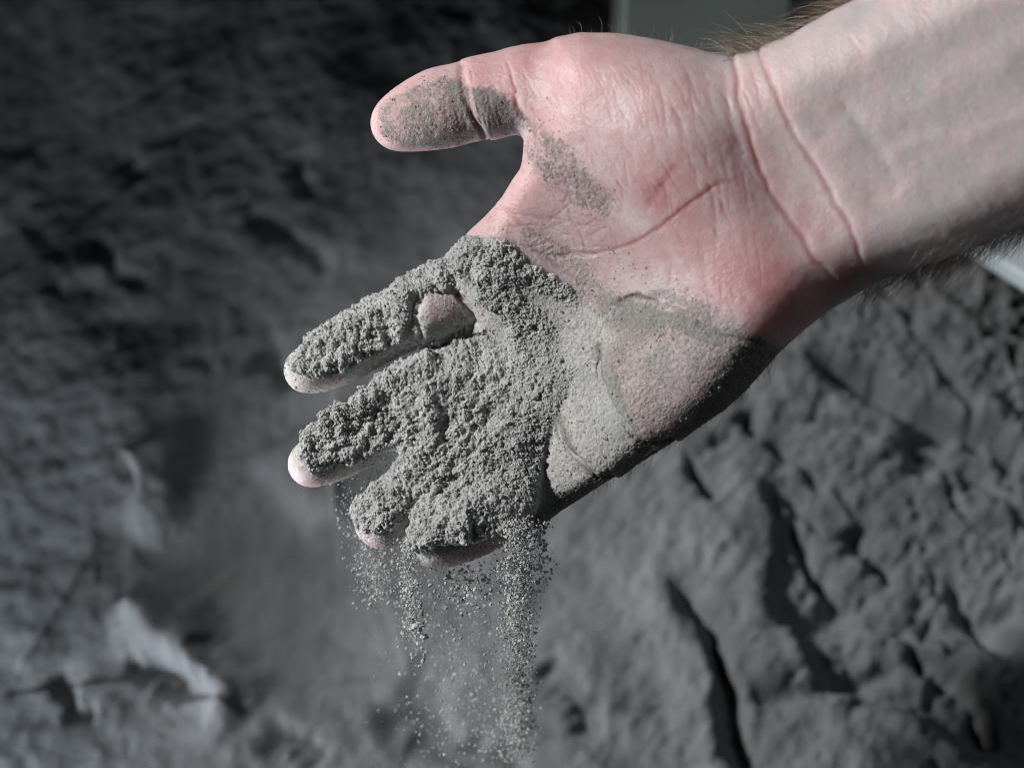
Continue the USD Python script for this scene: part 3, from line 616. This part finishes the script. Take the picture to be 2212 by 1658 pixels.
for i in range(9):
    cu, cv = r5.uniform(0, 1250), r5.uniform(250, 1650); an = r5.normal(0.45, 0.5); L = r5.uniform(30, 110)
    groove([(cu - L * math.cos(an), cv - L * math.sin(an)), (cu + r5.normal(0, 16), cv + r5.normal(0, 16)), (cu + L * math.cos(an), cv + L * math.sin(an))], r5.uniform(0.0006, 0.003), r5.uniform(0.003, 0.007), step=r5.normal(0, 0.002), ends=(0.4, 0.4))
wr = pt3 @ np.array([[0.8, 0.6, 0], [-0.6, 0.8, 0], [0, 0, 1]])
hgt += rough_mask * 0.0055 * (fbm(wr / np.array([0.007, 0.026, 1]), 3, 211) - 0.5)
hgt += (0.04 + 0.96 * rough_mask) * (0.0020 * (noise(pt3 / 0.0032, 221) - 0.5) + 0.0048 * (fbm(pt3 / 0.0080, 3, 223) - 0.5) - 0.0030 * smooth01(noise(pt3 / 0.0060, 227), 0.72, 0.9))
bw = q2 + np.outer(a, ex) + np.outer(b_, ey) + np.outer(hgt, pn)
na, nb = A.shape; ii = np.arange(na * nb).reshape(na, nb)
q4 = np.stack([ii[:-1, :-1].ravel(), ii[1:, :-1].ravel(), ii[1:, 1:].ravel(), ii[:-1, 1:].ravel()], 1)
gfaces = np.vstack([q4[:, [0, 1, 2]], q4[:, [0, 2, 3]]])
if np.cross(ex, ey) @ pn < 0: gfaces = gfaces[:, ::-1]
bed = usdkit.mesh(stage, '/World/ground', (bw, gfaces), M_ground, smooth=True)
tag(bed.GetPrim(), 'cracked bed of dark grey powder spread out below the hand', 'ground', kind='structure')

# ------------------------------------------------------------------ what stands behind the bed
def rounded_box(sx, sy, sz, r):
    m = trimesh.creation.box((sx - 2 * r, sy - 2 * r, sz - 2 * r)); import manifold3d as m3
    pts = np.vstack([trimesh.creation.icosphere(2, r).vertices + c for c in m.vertices])
    h = m3.Manifold.hull_points(pts).to_mesh(); return h.vert_properties[:, :3], h.tri_verts
def placed(name, vf, origin, X_, Y_, mat, label, cat):
    vv, ff = vf; X_ = np.asarray(X_, float) / np.linalg.norm(X_); Z_ = np.cross(X_, Y_); Z_ /= np.linalg.norm(Z_); Y_ = np.cross(Z_, X_)
    m = usdkit.mesh(stage, '/World/' + name, (vv[:, :1] * X_ + vv[:, 1:2] * Y_ + vv[:, 2:] * Z_, ff), mat, smooth=30)
    UsdGeom.Xformable(m).AddTranslateOp().Set(Gf.Vec3d(*np.asarray(origin, float))); tag(m.GetPrim(), label, cat)
pc = at_depth(1518, -60, 0.66)
placed('post', rounded_box(0.079, 0.05, 0.30, 0.004), pc, (1, 0, 0), (0, 1, 0), M_panel, 'grey-green painted post behind the thumb, far out of focus', 'post')

e0, e1 = on_bed([(2085, 580), (2235, 678)]); e0, e1 = (q2 + k[0] * ex + k[1] * ey for k in (e0, e1))
run = (e1 - e0) / np.linalg.norm(e1 - e0); over = np.cross(pn, run)
placed('board', rounded_box(0.34, 0.12, 0.012, 0.002), (e0 + e1) / 2 + over * 0.06 + pn * 0.016 + run * 0.06, run, over, M_pale, 'pale blue-grey board lying on the powder behind the forearm', 'board')

# ------------------------------------------------------------------ arm hair
def hairs(name, sel, n, length, lean, seed, width=0.00007):
    r = np.random.default_rng(seed); root = r.choice(sel, n, replace=n > len(sel))
    nw = N[root, :1] * Rv - N[root, 1:2] * Uv - N[root, 2:] * Fv
    along = P(hv[root, 0] - 8, hv[root, 1] + 6, hv[root, 2]) - hw[root]; along /= np.linalg.norm(along, axis=1, keepdims=True)
    along = along - (along * nw).sum(1, keepdims=True) * nw
    side = np.cross(nw, along); L = r.uniform(0.2, 1.3, n)[:, None] * length
    dirn = along * lean * r.uniform(0.2, 1.3, (n, 1)) + side * r.normal(0, 0.45, (n, 1)) + nw * r.uniform(0.2, 1.1, (n, 1)); dirn /= np.linalg.norm(dirn, axis=1, keepdims=True)
    curl = along * r.uniform(0.1, 0.6, (n, 1)) - nw * r.uniform(0.1, 0.45, (n, 1)) + side * r.normal(0, 0.25, (n, 1))
    pts = np.stack([hw[root] - ORIGIN + dirn * L * t + curl * L * t * t for t in np.linspace(-0.02, 1, 6)], 1)
    c = UsdGeom.BasisCurves.Define(stage, '/World/person/' + name)
    c.CreateTypeAttr('linear'); c.CreateCurveVertexCountsAttr([6] * n)
    c.CreatePointsAttr(Vt.Vec3fArray.FromNumpy(pts.reshape(-1, 3).astype(np.float32)))
    wd = np.tile(np.array([1, 1, 0.9, 0.75, 0.5, 0.2]) * width, n).astype(np.float32)
    c.CreateWidthsAttr(Vt.FloatArray.FromNumpy(wd)); c.SetWidthsInterpolation('vertex')
    UsdShade.MaterialBindingAPI.Apply(c.GetPrim()).Bind(M_hair); tag(c.GetPrim(), kind='stuff')
ta = axis_t(hv[:, 0], hv[:, 1])
edge = (N[:, 2] < 0.25) & (N[:, 2] > -0.85)
hairs('arm_hair', np.flatnonzero(edge & (ta > 800) & (N[:, 1] < 0) & (hv[:, 0] > 1570)), 1700, 0.012, 0.7, 1, 0.0001)
hairs('arm_hair_001', np.flatnonzero(edge & (N[:, 2] < 0.12) & (ta > 760) & (N[:, 1] > 0) & (hv[:, 0] > 1790)), 3200, 0.011, 0.6, 2, 0.00006)
hairs('wrist_hair', np.flatnonzero((N[:, 2] > 0.15) & (N[:, 2] < 0.75) & (ta > 900) & (N[:, 1] > 0.2) & (hv[:, 0] > 1900)), 300, 0.006, 1.0, 3, 0.00004)
hairs('hand_edge_hair', np.flatnonzero((N[:, 2] < 0.05) & (N[:, 2] > -0.6) & (N[:, 1] > 0.2) & (hv[:, 0] > 1280) & (hv[:, 0] < 1720) & (hv[:, 1] > 700)), 320, 0.006, 0.5, 4, 0.00005)
hairs('thumb_hair', np.flatnonzero((N[:, 2] < 0.2) & (N[:, 2] > -0.4) & (N[:, 1] < -0.3) & (hv[:, 0] > 1230) & (hv[:, 0] < 1580) & (hv[:, 1] < 160)), 60, 0.0065, -0.2, 5, 0.00006)
